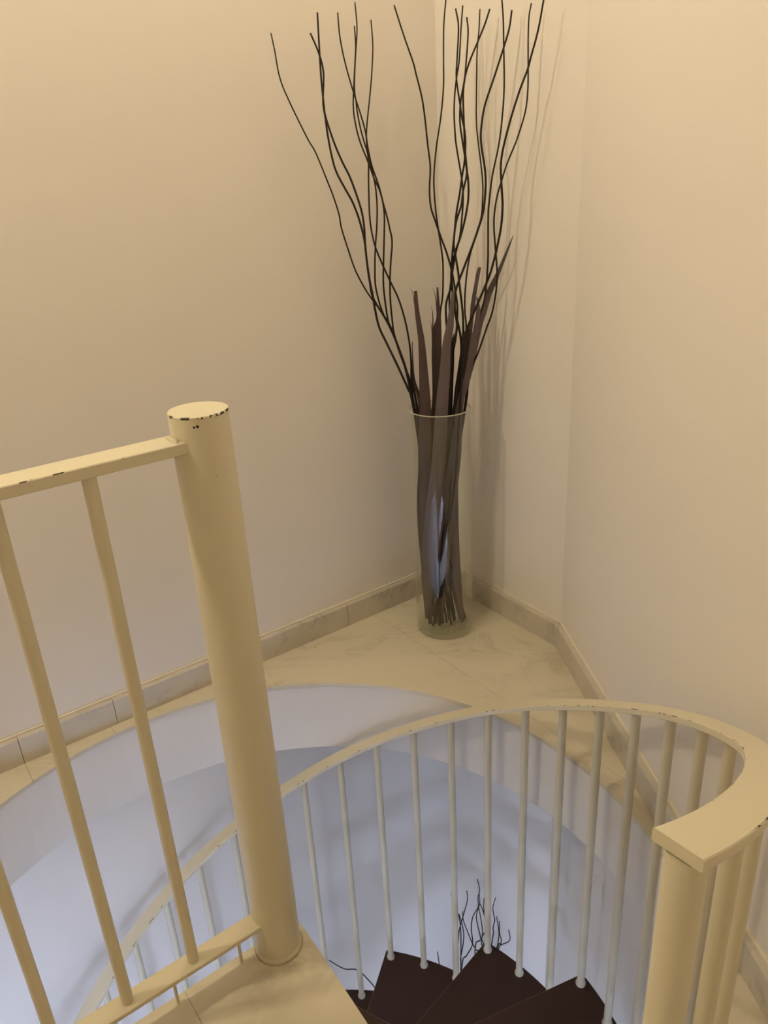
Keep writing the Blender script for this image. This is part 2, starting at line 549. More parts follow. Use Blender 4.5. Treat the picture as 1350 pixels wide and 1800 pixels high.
# newel post
tn = 141.3
x, y = pol(RB, tn)
bm = bmesh.new()
rn = 0.0134 * S
zf = -1.0 - RISE + 0.0002
lathe(bm, [(0, P(0, 0, zf).z), (rn * 1.25, P(0, 0, zf).z), (rn * 1.25, P(0, 0, zf).z + 0.006), (rn, P(0, 0, zf).z + 0.012),
           (rn, P(0, 0, rail_z(tn)).z - RTH * S + 0.0005), (0, P(0, 0, rail_z(tn)).z - RTH * S + 0.0005)], x * S, y * S, 40)
newel = mesh_obj('newel_post', bm, M_CREAM, handrail, smooth=True, angle=50)
newel['label'] = 'thick round post under the upper end of the handrail'

# straight guard from the column along the open edge of the landing
GA = -125.6
gx, gy = math.sin(rad(GA)), math.cos(rad(GA))
side = Vector((gy, -gx, 0)); along = Vector((gx, gy, 0))
guard = None
def bar(name, z_top, wdt, th, t0, t1, off, parent, chip=True):
    fr = []
    for i in range(13):
        t = t0 + (t1 - t0) * i / 12
        fr.append((P(COL[0], COL[1], z_top) + along * t * S + side * off * S, side, Vector((0, 0, 1))))
    bm = bmesh.new(); sweep_bar(bm, fr, wdt * S, th * S, 0.0012, chip)
    return mesh_obj(name, bm, [M_CREAM, M_CHIP], parent)
G_END = 0.575
guard = bar('guard_rail', -0.231, 0.0375, 0.0125, 0.024, G_END, 0.0, stairs)
guard['label'] = 'straight cream guard rail between column and floor edge'
bar('bottom_bar', -0.930, 0.0285, 0.0075, 0.026, G_END, 0.0, guard, False)
for i in range(1, 6):
    t = 0.033 + 0.0885 * i
    x, y = COL[0] + gx * t, COL[1] + gy * t
    baluster(guard, x, y, -0.9305, -0.231 - 0.0125 + 0.001, flare=False)
for t in (0.055, 0.150, 0.245, 0.34, 0.435, 0.53):
    x, y = COL[0] + gx * t + side.x * 0.009, COL[1] + gy * t + side.y * 0.009
    bm = bmesh.new(); tube(bm, [P(x, y, -0.9995), P(x, y, -0.9365)], 0.003, 10)
    mesh_obj('spacer_pin', bm, M_CREAM, guard)
bm = bmesh.new(); x, y = COL[0] + gx * G_END, COL[1] + gy * G_END
lathe(bm, [(0, 0.0003), (0.024, 0.0003), (0.024, 0.74 * S + 0.03), (0, 0.74 * S + 0.03)], x * S, y * S, 32)
mesh_obj('end_post', bm, M_CREAM, guard, smooth=True, angle=50)
# weld bead where the rail meets the column
bm = bmesh.new()
wb = P(COL[0], COL[1], -0.238) + along * (rc + 0.002)
tube(bm, [wb + side * 0.021 + Vector((0, 0, -0.014)), wb + side * 0.023 + Vector((0, 0, 0.002)), wb + side * 0.012 + along * -0.001 + Vector((0, 0, 0.0095)), wb - side * 0.012 + Vector((0, 0, 0.0095)), wb - side * 0.022 + Vector((0, 0, 0.006))], [0.003, 0.0045, 0.004, 0.004, 0.003], 8)
mesh_obj('weld_bead', bm, M_CREAM, guard, smooth=True)

# ------------------------------------------------------------------ vases
VX, VY = 0.3237, 0.8164
RV = 0.0680
def make_vase(name, z, label):
    root = empty(name, P(VX, VY, z)); tag(root, label, 'vase', 'glass cylinder vases in the wall corner')
    bz = (z + 1) * S + 0.0006
    r, t, h = RV * S, 0.0042, 0.548 * S
    bm = bmesh.new()
    lathe(bm, [(0.0, bz), (r - 0.006, bz), (r - 0.0015, bz + 0.003), (r, bz + 0.008), (r, bz + 0.019)], VX * S, VY * S, 72)
    n_out = len(bm.faces)
    lathe(bm, [(r - t, bz + 0.019), (r - t - 0.004, bz + 0.0185), (0, bz + 0.0175)], VX * S, VY * S, 72)
    mesh_obj('glass_base', bm, M_GLASS_BASE, root, smooth=True, angle=60)
    bm = bmesh.new()
    lathe(bm, [(r, bz + 0.019), (r, bz + h - 0.0022)], VX * S, VY * S, 72)
    lathe(bm, [(r - t, bz + h - 0.0022), (r - t, bz + 0.019)], VX * S, VY * S, 72)
    mesh_obj('glass_wall', bm, M_GLASS, root, smooth=True, angle=60)
    bm = bmesh.new()
    lathe(bm, [(r - t, bz + h - 0.0021), (r, bz + h - 0.0021), (r, bz + h - 0.001), (r - 0.001, bz + h), (r - t + 0.001, bz + h), (r - t, bz + h - 0.001)], VX * S, VY * S, 72, close=True)
    mesh_obj('glass_rim', bm, M_GLASS_RIM, root, smooth=True, angle=60)
    return root
make_vase('glass_vase', -1.0, 'tall clear glass cylinder vase on the marble floor corner')
make_vase('glass_vase', LOW, 'clear glass cylinder vase on the lower floor under the stairs')

# traced shapes of the twigs and leaves: world coordinates in metres, tip first
TWIGS={'L1':(0.75,[[0.0573,0.959,1.6205],[0.0615,0.9644,1.5869],[0.0667,0.9726,1.534],[0.0829,0.9797,1.486],[0.1167,0.9905,1.4084],[0.132,0.9943,1.38],[0.1451,0.999,1.3447],[0.1568,1.0034,1.3104],[0.1672,1.0074,1.279],[0.1786,1.0128,1.2346],[0.1817,1.0165,1.2041],[0.1933,1.0219,1.1571],[0.2091,1.0282,1.1007],[0.2317,1.0335,1.0507],[0.2527,1.037,1.0163],[0.2743,1.0401,0.9842],[0.2961,1.0441,0.943],[0.3098,1.0479,0.9015],[0.3323,1.0546,0.8257],[0.3454,1.0613,0.7355],[0.3708,1.0568,0.5022],[0.4089,1.058,0.2689],[0.4323,1.047,0.0286]]),'L2':(1,[[0.144,0.9727,1.6184],[0.1594,0.9779,1.5793],[0.1666,0.9832,1.5398],[0.1604,0.9905,1.4831],[0.1629,0.9947,1.4488],[0.1653,0.9991,1.4129],[0.1719,1.0051,1.3618],[0.1803,1.0087,1.3295],[0.1979,1.0127,1.2928],[0.2143,1.016,1.2607],[0.2284,1.0205,1.2175],[0.238,1.0256,1.1674],[0.2404,1.03,1.1226],[0.2448,1.0346,1.0741],[0.2509,1.0389,1.0271],[0.2784,1.0433,0.975],[0.2971,1.0467,0.9339],[0.3158,1.051,0.8802],[0.332,1.0557,0.8163],[0.3454,1.0613,0.729],[0.3792,1.0661,0.4979],[0.4196,1.0721,0.2667],[0.4689,1.0787,0.0286]]),'L3':(1.05,[[0.16,1.0478,1.67],[0.1584,1.0491,1.6011],[0.1575,1.0503,1.5382],[0.1592,1.0513,1.4784],[0.1616,1.0517,1.4539],[0.1767,1.0526,1.4001],[0.1939,1.0533,1.3552],[0.2102,1.0539,1.3199],[0.2244,1.0546,1.2771],[0.2351,1.0552,1.2356],[0.2388,1.0557,1.1992],[0.2388,1.0562,1.1654],[0.2398,1.0567,1.131],[0.2437,1.0574,1.0771],[0.2505,1.058,1.033],[0.2541,1.0584,0.9994],[0.2627,1.0591,0.9481],[0.2791,1.0596,0.9069],[0.3046,1.0602,0.8468],[0.3339,1.061,0.773],[0.3454,1.0613,0.7325],[0.3822,1.0554,0.5002],[0.4062,1.0476,0.2679],[0.4487,1.0392,0.0286]]),'L4':(0.85,[[0.2058,1.0962,1.6763],[0.2075,1.0953,1.6247],[0.2174,1.0943,1.5652],[0.2332,1.0933,1.5039],[0.2486,1.0925,1.4507],[0.256,1.092,1.4183],[0.2596,1.0915,1.3839],[0.2668,1.091,1.3436],[0.2798,1.0904,1.3024],[0.2862,1.09,1.2771],[0.2907,1.0897,1.2516],[0.2922,1.0892,1.2132],[0.284,1.0878,1.1044],[0.2811,1.0871,1.0497],[0.2846,1.0864,0.9935],[0.2898,1.086,0.9533],[0.3039,1.0855,0.912],[0.3193,1.085,0.8582],[0.3432,1.0843,0.7845],[0.3499,1.0838,0.7224],[0.3812,1.0874,0.4934],[0.4184,1.0797,0.2645],[0.4551,1.0857,0.0286]]),'L5':(0.85,[[0.2433,1.1547,1.6568],[0.2432,1.1512,1.6115],[0.2353,1.1461,1.5451],[0.2288,1.1415,1.4825],[0.2323,1.1385,1.4394],[0.2413,1.1357,1.3989],[0.2579,1.1327,1.3539],[0.2712,1.1301,1.3138],[0.2834,1.1283,1.286],[0.2916,1.1263,1.2545],[0.3014,1.1237,1.2132],[0.305,1.1224,1.1924],[0.3103,1.1203,1.1574],[0.3039,1.117,1.1034],[0.2995,1.1143,1.0568],[0.2981,1.1115,1.0063],[0.3007,1.1085,0.952],[0.3048,1.1066,0.9141],[0.3252,1.1029,0.8391],[0.3467,1.1,0.7744],[0.3567,1.0979,0.7182],[0.3761,1.0722,0.4906],[0.3997,1.062,0.2631],[0.4246,1.0332,0.0286]]),'L6':(0.8,[[0.2477,1.11,1.6972],[0.2493,1.1065,1.6438],[0.2411,1.1025,1.58],[0.2348,1.0988,1.5196],[0.2369,1.0968,1.4866],[0.2383,1.0955,1.4648],[0.245,1.0931,1.4223],[0.2572,1.0905,1.3754],[0.2647,1.0886,1.3402],[0.2714,1.0868,1.3082],[0.2745,1.0852,1.2777],[0.2748,1.0833,1.2417],[0.2711,1.081,1.1963],[0.2649,1.0786,1.1492],[0.2603,1.0758,1.0906],[0.2602,1.0737,1.0469],[0.2705,1.0715,0.9965],[0.2833,1.07,0.962],[0.2992,1.0685,0.927],[0.3176,1.0664,0.874],[0.3359,1.0639,0.8081],[0.3454,1.0613,0.7289],[0.3977,1.0645,0.4978],[0.4355,1.0505,0.2667],[0.4849,1.0545,0.0286]]),'L7':(0.85,[[0.2848,1.1841,1.6721],[0.286,1.1766,1.613],[0.2784,1.1682,1.5454],[0.2699,1.1618,1.4927],[0.2616,1.1563,1.4459],[0.2578,1.1526,1.4146],[0.2578,1.149,1.3828],[0.2593,1.1453,1.3505],[0.2572,1.1414,1.3146],[0.2558,1.1374,1.2782],[0.2546,1.1325,1.2322],[0.2563,1.1286,1.1947],[0.2624,1.1247,1.157],[0.2695,1.1223,1.1323],[0.2847,1.1185,1.0933],[0.3027,1.1145,1.051],[0.321,1.1106,1.0081],[0.336,1.1054,0.9505],[0.3451,1.1001,0.8894],[0.3473,1.0958,0.8363],[0.3467,1.0918,0.7856],[0.3591,1.0873,0.7178],[0.383,1.0603,0.4903],[0.4098,1.0414,0.2629],[0.4381,1.0185,0.0286]]),'R1':(0.9,[[0.336,1.0132,1.6696],[0.3557,1.0193,1.6107],[0.3758,1.0248,1.556],[0.3811,1.0268,1.5349],[0.394,1.0317,1.4843],[0.4002,1.0357,1.4412],[0.4061,1.0412,1.3794],[0.411,1.0453,1.3318],[0.4079,1.0499,1.2782],[0.4105,1.053,1.239],[0.4195,1.0553,1.2096],[0.4278,1.0572,1.1854],[0.4362,1.059,1.1609],[0.4494,1.0617,1.1246],[0.4609,1.0646,1.0839],[0.4728,1.0694,1.0149],[0.4763,1.0721,0.9747],[0.472,1.0764,0.9084],[0.4581,1.0812,0.83],[0.4512,1.0873,0.7096],[0.4348,1.0901,0.4849],[0.4211,1.0783,0.2602],[0.4036,1.0788,0.0286]]),'R2':(0.85,[[0.4604,1.0707,1.6923],[0.4539,1.0751,1.635],[0.4521,1.0803,1.5631],[0.4513,1.084,1.5102],[0.4441,1.0882,1.4472],[0.4315,1.0927,1.378],[0.4237,1.0967,1.3127],[0.4238,1.0993,1.2698],[0.4276,1.1022,1.2184],[0.4337,1.1047,1.1733],[0.4399,1.1071,1.1292],[0.4432,1.1092,1.0884],[0.4408,1.1131,1.011],[0.4341,1.1151,0.9706],[0.4289,1.1182,0.9033],[0.424,1.1228,0.7958],[0.4274,1.1263,0.6976],[0.4183,1.103,0.4768],[0.4187,1.0826,0.2561],[0.4139,1.0699,0.0286]]),'R3':(1,[[0.4899,1.1435,1.679],[0.4958,1.1393,1.6392],[0.4902,1.1317,1.5679],[0.4879,1.1277,1.5283],[0.4957,1.1218,1.4696],[0.5,1.1187,1.4376],[0.5058,1.116,1.4098],[0.5069,1.1129,1.3773],[0.5029,1.1091,1.3371],[0.4963,1.1062,1.3055],[0.4896,1.1026,1.2663],[0.4795,1.0982,1.2177],[0.4746,1.0949,1.1792],[0.466,1.0894,1.1139],[0.4629,1.0859,1.0721],[0.4593,1.0829,1.0336],[0.4482,1.0802,1.0],[0.4455,1.0781,0.973],[0.4475,1.0746,0.9254],[0.4578,1.0708,0.8715],[0.4536,1.0665,0.807],[0.4461,1.0613,0.717],[0.4307,1.0662,0.4898],[0.4118,1.0664,0.2627],[0.3896,1.0646,0.0286]]),'R4':(0.9,[[0.5093,1.1614,1.6875],[0.504,1.1576,1.6397],[0.498,1.1522,1.5702],[0.4909,1.1495,1.535],[0.4848,1.1464,1.4926],[0.4826,1.1434,1.4517],[0.484,1.1401,1.4053],[0.4872,1.138,1.3741],[0.4984,1.1331,1.302],[0.5016,1.1305,1.2617],[0.4988,1.1278,1.2194],[0.4916,1.1242,1.1635],[0.4796,1.1216,1.1202],[0.4705,1.119,1.0781],[0.4596,1.1151,1.0097],[0.4603,1.1107,0.9288],[0.4664,1.1067,0.8507],[0.462,1.1029,0.771],[0.4579,1.1003,0.7057],[0.4309,1.0939,0.4823],[0.4062,1.0843,0.2588],[0.3837,1.0773,0.0286]]),'R5':(1,[[0.5198,1.169,1.6641],[0.522,1.1633,1.6311],[0.5156,1.1527,1.5694],[0.5092,1.1452,1.5247],[0.4989,1.1377,1.4798],[0.4955,1.1302,1.4341],[0.5001,1.1236,1.392],[0.5027,1.1206,1.3726],[0.5075,1.1151,1.337],[0.5092,1.111,1.3102],[0.4987,1.1051,1.2712],[0.4928,1.0999,1.2371],[0.4799,1.0949,1.203],[0.473,1.0901,1.1702],[0.4705,1.0862,1.1424],[0.4734,1.083,1.1197],[0.4801,1.0768,1.074],[0.4815,1.074,1.053],[0.4874,1.0664,0.9948],[0.49,1.0605,0.9482],[0.4874,1.0544,0.8987],[0.4751,1.0456,0.8237],[0.4594,1.0353,0.7206],[0.4524,1.0464,0.4923],[0.4337,1.0682,0.2639],[0.416,1.0815,0.0286]]),'R6':(1.05,[[0.5702,1.1286,1.6714],[0.5572,1.1262,1.6383],[0.5396,1.1236,1.6029],[0.5217,1.1211,1.5671],[0.51,1.119,1.5371],[0.5036,1.1167,1.5043],[0.5024,1.1144,1.4687],[0.5038,1.1105,1.4096],[0.5045,1.1083,1.3749],[0.5082,1.1054,1.3279],[0.5123,1.1029,1.2867],[0.5107,1.1006,1.2471],[0.5021,1.098,1.2036],[0.4894,1.0956,1.1615],[0.4767,1.0937,1.1282],[0.4658,1.0915,1.0888],[0.463,1.0898,1.0571],[0.469,1.0861,0.983],[0.4757,1.0836,0.9325],[0.4656,1.0812,0.882],[0.4599,1.0778,0.8041],[0.4553,1.0743,0.7129],[0.4386,1.0498,0.4871],[0.4121,1.0342,0.2613],[0.4,1.0206,0.0286]]),'R7':(0.8,[[0.544,1.1094,1.6692],[0.5414,1.1096,1.626],[0.5369,1.1099,1.5841],[0.5357,1.1101,1.5283],[0.5345,1.1106,1.4308],[0.5394,1.1109,1.3802],[0.5477,1.1111,1.3171],[0.5506,1.1113,1.2775],[0.5495,1.1115,1.2412],[0.5475,1.1116,1.2136],[0.5395,1.1117,1.1805],[0.5272,1.1118,1.1452],[0.5169,1.1119,1.1151],[0.5088,1.1119,1.0767],[0.5024,1.1119,1.0227],[0.5008,1.1119,0.9673],[0.504,1.1118,0.926],[0.5005,1.1116,0.8739],[0.4909,1.1112,0.7941],[0.4779,1.1106,0.7008],[0.4461,1.094,0.479],[0.4211,1.0828,0.2572],[0.3992,1.0578,0.0286]]),'R8':(1.1,[[0.6124,1.0655,1.6561],[0.6068,1.0646,1.6197],[0.5939,1.0637,1.5811],[0.5699,1.0622,1.517],[0.5502,1.0611,1.4661],[0.5414,1.0603,1.427],[0.5387,1.0593,1.3824],[0.5488,1.058,1.3163],[0.5496,1.0571,1.2707],[0.5437,1.0562,1.2211],[0.5318,1.0555,1.1836],[0.5159,1.0547,1.1421],[0.4936,1.0538,1.0889],[0.4792,1.0532,1.0554],[0.4686,1.0526,1.0222],[0.4678,1.0519,0.9781],[0.4773,1.0512,0.9328],[0.483,1.0505,0.8869],[0.4793,1.0494,0.8094],[0.4686,1.0483,0.7165],[0.445,1.039,0.4895],[0.4215,1.0424,0.2625],[0.3871,1.0313,0.0286]]),'R9':(0.9,[[0.5825,1.0283,1.6764],[0.5868,1.0312,1.6353],[0.5891,1.0349,1.5814],[0.5919,1.0404,1.4986],[0.5884,1.0445,1.4323],[0.5808,1.0483,1.3708],[0.566,1.0522,1.3031],[0.559,1.0554,1.2454],[0.5564,1.0573,1.2095],[0.557,1.0612,1.1357],[0.5568,1.0628,1.1027],[0.5543,1.0651,1.0548],[0.5482,1.0676,1.0011],[0.5355,1.0695,0.9567],[0.5197,1.0727,0.8805],[0.5086,1.0758,0.8016],[0.4942,1.0787,0.7092],[0.4621,1.0627,0.4846],[0.4219,1.0455,0.26],[0.3809,1.0186,0.0286]]),'R10':(0.85,[[0.644,0.9948,1.6555],[0.6398,0.9974,1.629],[0.6398,1.0016,1.5841],[0.6417,1.006,1.536],[0.6428,1.0107,1.4825],[0.6378,1.0147,1.4363],[0.6202,1.0193,1.3808],[0.6127,1.0208,1.363],[0.597,1.0237,1.3269],[0.5847,1.0266,1.2899],[0.5741,1.0294,1.2538],[0.5681,1.0326,1.2098],[0.5687,1.0354,1.1699],[0.5731,1.0385,1.1253],[0.5778,1.0421,1.0703],[0.5757,1.045,1.0245],[0.5671,1.0482,0.9731],[0.5518,1.0509,0.9286],[0.5308,1.0544,0.8679],[0.5119,1.0569,0.8215],[0.5003,1.0596,0.7656],[0.4962,1.0613,0.7247],[0.4556,1.0489,0.495],[0.4085,1.0495,0.2653],[0.3705,1.0381,0.0286]]),'R11':(1.1,[[0.6602,0.9354,1.655],[0.6502,0.9431,1.5943],[0.6368,0.9492,1.545],[0.6299,0.9522,1.5199],[0.6142,0.9569,1.4807],[0.5973,0.9626,1.4302],[0.5823,0.9685,1.376],[0.5747,0.973,1.3335],[0.5755,0.9763,1.3002],[0.5781,0.9794,1.2697],[0.5808,0.9827,1.2352],[0.5782,0.9873,1.1862],[0.5671,0.9926,1.1273],[0.5599,0.9951,1.0992],[0.5507,0.9977,1.0693],[0.527,1.0024,1.0134],[0.505,1.0064,0.9634],[0.4925,1.0087,0.9342],[0.4849,1.0107,0.9069],[0.4822,1.0153,0.8429],[0.4738,1.0223,0.726],[0.4555,1.0226,0.4959],[0.4198,1.0212,0.2657],[0.4017,1.021,0.0286]])}
LEAVES={'a':[[0.3632,1.0397,1.0372,0.0084],[0.365,1.0369,0.9906,0.0119],[0.3701,1.0341,0.9432,0.0149],[0.374,1.0321,0.9092,0.0173],[0.3766,1.028,0.8375,0.0233],[0.3779,1.0223,0.7343,0.032],[0.3744,1.0249,0.6414,0.0364],[0.3706,1.0288,0.518,0.0314],[0.3709,1.0301,0.3735,0.0342],[0.3673,1.0347,0.1958,0.0333],[0.3654,1.0389,0.045,0.0142]],'b':[[0.4236,1.073,1.0392,0.0045],[0.4244,1.0706,0.9977,0.0086],[0.4245,1.0683,0.9581,0.0133],[0.4192,1.0664,0.9259,0.0257],[0.4165,1.0628,0.8625,0.0291],[0.4135,1.0548,0.718,0.0319],[0.3836,1.0499,0.6013,0.0429],[0.363,1.0459,0.4165,0.0362],[0.3668,1.0402,0.2176,0.0291],[0.3743,1.0353,0.026,0.0119]],'c':[[0.4604,1.0204,1.0339,0.0069],[0.4557,1.018,0.9936,0.0124],[0.4496,1.0151,0.9454,0.02],[0.4396,1.0122,0.8967,0.0232],[0.4325,1.0079,0.8216,0.0281],[0.4223,1.0028,0.7317,0.0337],[0.4096,1.0093,0.5681,0.0405],[0.3884,1.0158,0.403,0.0438],[0.3764,1.0223,0.2772,0.0428],[0.3685,1.0323,0.1718,0.0354],[0.3657,1.0381,0.0503,0.0142]],'d':[[0.5429,1.1211,1.0794,0.0087],[0.5359,1.1194,1.0499,0.0103],[0.5285,1.1172,1.0132,0.0114],[0.5228,1.1151,0.9759,0.013],[0.5183,1.1127,0.9356,0.0105],[0.5096,1.11,0.8871,0.0158],[0.5006,1.1064,0.8221,0.0213],[0.473,1.0905,0.7094,0.0216],[0.4484,1.1036,0.5325,0.0363],[0.4432,1.0873,0.3436,0.0373],[0.4525,1.0711,0.1697,0.0339],[0.472,1.0548,0.026,0.0132]],'e':[[0.5257,1.0516,1.0118,0.003],[0.5285,1.0506,0.9947,0.0076],[0.529,1.0495,0.9751,0.0121],[0.5239,1.0472,0.9359,0.0153],[0.5131,1.0443,0.8864,0.0185],[0.5003,1.0399,0.8104,0.0192],[0.4768,1.0402,0.727,0.02],[0.4598,1.0353,0.5789,0.037],[0.4425,1.0353,0.4634,0.0457],[0.4217,1.0353,0.3184,0.0509],[0.4131,1.0353,0.1385,0.0357],[0.3967,1.0353,0.026,0.0119]],'f':[[0.6194,1.0433,1.1613,0.0007],[0.6147,1.0503,1.1473,0.0034],[0.6071,1.0617,1.1236,0.0064],[0.5914,1.0851,1.0749,0.0101],[0.5782,1.1049,1.0381,0.0148],[0.5657,1.1237,1.0027,0.0182],[0.555,1.1223,0.9629,0.0157],[0.5429,1.1166,0.9232,0.0121],[0.529,1.1075,0.8602,0.009],[0.5171,1.1003,0.8091,0.0085],[0.478,1.0789,0.7148,0.0091],[0.4648,1.0743,0.6341,0.0235],[0.4553,1.0613,0.4038,0.0284],[0.46,1.0483,0.2075,0.025],[0.4751,1.0362,0.026,0.0107]],'g':[[0.3532,1.1098,0.893,0.0018],[0.3524,1.1067,0.8367,0.0042],[0.3534,1.1039,0.7854,0.0085],[0.369,1.0912,0.7177,0.0122],[0.3697,1.0924,0.5867,0.0239],[0.3645,1.0765,0.3533,0.0206],[0.39,1.0548,0.026,0.0096]],'h':[[0.5067,1.0732,0.9249,0.0077],[0.5023,1.0714,0.8947,0.0155],[0.4952,1.0693,0.8567,0.0234],[0.4846,1.0649,0.7789,0.0264],[0.474,1.0613,0.7126,0.0245],[0.4263,1.0548,0.5511,0.0355],[0.399,1.0483,0.3636,0.0325],[0.3979,1.0418,0.1624,0.0251],[0.4121,1.0353,0.026,0.0107]],'i':[[0.4705,1.1244,0.9051,0.0026],[0.4672,1.1227,0.874,0.0069],[0.463,1.1191,0.808,0.0091],[0.4527,1.1119,0.6996,0.0109],[0.3935,1.1068,0.4867,0.0244],[0.4034,1.0808,0.2467,0.0252],[0.4524,1.0548,0.026,0.0084]]}
LOWTWIGS={'a':[[0.4282,1.1531,-1.2764],[0.4293,1.1531,-1.3044],[0.4368,1.1531,-1.3253],[0.4485,1.1531,-1.3783],[0.4627,1.1531,-1.5087],[0.447,1.0819,-1.888],[0.4329,1.0107,-2.2672],[0.4118,1.0993,-2.9367]],'b':[[0.4805,1.0733,-1.181],[0.4822,1.0733,-1.2291],[0.466,1.0733,-1.3103],[0.4496,1.0733,-1.3869],[0.4455,1.0733,-1.4372],[0.4216,1.0928,-1.8522],[0.4312,1.1123,-2.2672],[0.413,1.0231,-2.9367]],'c':[[0.4435,1.0088,-1.2217],[0.4515,1.0088,-1.2629],[0.4594,1.0088,-1.3243],[0.4565,1.0088,-1.386],[0.4456,1.0088,-1.4671],[0.4484,1.0088,-1.5122],[0.4621,1.0187,-1.8897],[0.4613,1.0287,-2.2672],[0.3905,1.0858,-2.9367]],'d':[[0.4583,1.0205,-1.2238],[0.4603,1.0205,-1.2722],[0.4758,1.0205,-1.3345],[0.4928,1.0205,-1.398],[0.5057,1.0205,-1.4337],[0.5143,1.0205,-1.4854],[0.4218,1.0543,-1.8763],[0.3762,1.0881,-2.2672],[0.4542,1.0412,-2.9367]],'e':[[0.5154,1.0317,-1.0758],[0.5236,1.0317,-1.13],[0.5171,1.0317,-1.1706],[0.518,1.0317,-1.2182],[0.4972,1.0317,-1.2707],[0.4914,1.0317,-1.3345],[0.4951,1.0317,-1.4191],[0.4714,1.0317,-1.4808],[0.4529,1.0317,-1.5374],[0.4415,1.0207,-1.9023],[0.4144,1.0097,-2.2672],[0.4256,1.1,-2.9367]],'f':[[0.5275,1.0773,-1.1953],[0.5294,1.0773,-1.2589],[0.5171,1.0773,-1.3162],[0.5202,1.0773,-1.3662],[0.5333,1.0773,-1.4463],[0.5399,1.0773,-1.5146],[0.4843,1.095,-1.8909],[0.4128,1.1127,-2.2672],[0.4268,1.0228,-2.9367]],'g':[[0.5356,1.158,-1.372],[0.5442,1.1559,-1.4341],[0.5498,1.1475,-1.502],[0.5458,1.1535,-1.5821],[0.5535,1.142,-1.6348],[0.4409,1.1119,-1.951],[0.373,1.0819,-2.2672],[0.4566,1.0459,-2.9367]],'h':[[0.5221,1.0061,-1.1728],[0.5347,1.0061,-1.2182],[0.5443,1.0061,-1.276],[0.5421,1.0061,-1.3123],[0.5215,1.0061,-1.366],[0.5017,1.0061,-1.4143],[0.5077,1.0466,-1.8408],[0.4659,1.0872,-2.2672],[0.387,1.0419,-2.9367]],'i':[[0.548,1.0877,-1.2424],[0.5462,1.0877,-1.2942],[0.5528,1.0877,-1.3505],[0.5539,1.0877,-1.4199],[0.555,1.0877,-1.4809],[0.4843,1.0523,-1.874],[0.4479,1.0169,-2.2672],[0.4005,1.0946,-2.9367]],'j':[[0.585,1.0403,-1.1847],[0.5751,1.0403,-1.2331],[0.5774,1.0403,-1.2695],[0.5819,1.0403,-1.3064],[0.5755,1.0403,-1.3491],[0.5725,1.0403,-1.4208],[0.5079,1.0265,-1.844],[0.4022,1.0128,-2.2672],[0.4348,1.0977,-2.9367]],'k':[[0.5912,1.0539,-1.3025],[0.5986,1.0539,-1.3618],[0.601,1.0539,-1.4059],[0.5969,1.0539,-1.4563],[0.5861,1.0539,-1.5198],[0.5463,1.0679,-1.8935],[0.4686,1.0819,-2.2672],[0.385,1.0459,-2.9367]],'l':[[0.6009,1.0455,-1.319],[0.6017,1.0455,-1.3826],[0.6098,1.0455,-1.4242],[0.6023,1.0455,-1.4585],[0.5848,1.0455,-1.5247],[0.4835,1.0274,-1.8959],[0.4178,1.0094,-2.2672],[0.4231,1.1003,-2.9367]],'m':[[0.6327,1.0234,-1.34],[0.6366,1.0175,-1.3901],[0.6107,1.0562,-1.4637],[0.5984,1.0748,-1.5161],[0.5355,1.0462,-1.8916],[0.4489,1.0176,-2.2672],[0.3997,1.0941,-2.9367]],'n':[[-0.0516,0.9455,-1.3473],[0.0006,0.9573,-1.4143],[0.0493,0.9573,-1.4246],[0.0888,0.9573,-1.4849],[0.1282,0.9573,-1.5592],[0.1952,0.9573,-1.6306],[0.2854,0.9836,-1.9489],[0.4131,1.0099,-2.2672],[0.4266,1.0999,-2.9367]],'o':[[0.3598,1.0494,-1.4727],[0.3632,1.0494,-1.5182],[0.3704,1.0494,-1.5943],[0.3796,1.0494,-1.6958],[0.3971,1.068,-1.9815],[0.3753,1.0866,-2.2672],[0.4549,1.0424,-2.9367]]}

# ------------------------------------------------------------------ twigs and leaves
def twig(name, pts, r0, r1, label, group, smooth_n=5):
    c = catmull(pts, smooth_n)
    n = len(c)
    rad_ = [r1 + (r0 - r1) * (i / (n - 1)) ** 0.8 for i in range(n)]     # tip first
    base = Vector(c[-1])
    bm = bmesh.new(); tube(bm, c, rad_, 6)
    o = mesh_obj(name, bm, M_TWIG, None, smooth=True)
    tag(o, label, 'twig', group)
    return o

ORDINAL = ['first', 'second', 'third', 'fourth', 'fifth', 'sixth', 'seventh', 'eighth', 'ninth', 'tenth', 'eleventh', 'twelfth', 'thirteenth', 'fourteenth', 'fifteenth', 'sixteenth', 'seventeenth', 'eighteenth']
order = sorted(TWIGS, key=lambda k: TWIGS[k][1][0][0])
for i, k in enumerate(order):
    th, pts = TWIGS[k]
    if i == 0: lab = 'thin dark curly twig in the glass vase, its tip furthest left of all'
    elif i == len(order) - 1: lab = 'dark curly twig in the glass vase, its tip furthest right of all'
    else: lab = 'dark curly twig in the glass vase, %s tip from the left' % ORDINAL[i]
    twig('curly_twig', pts, 0.0033 * th, 0.0019 * th, lab, 'curly twigs in the upper vase')

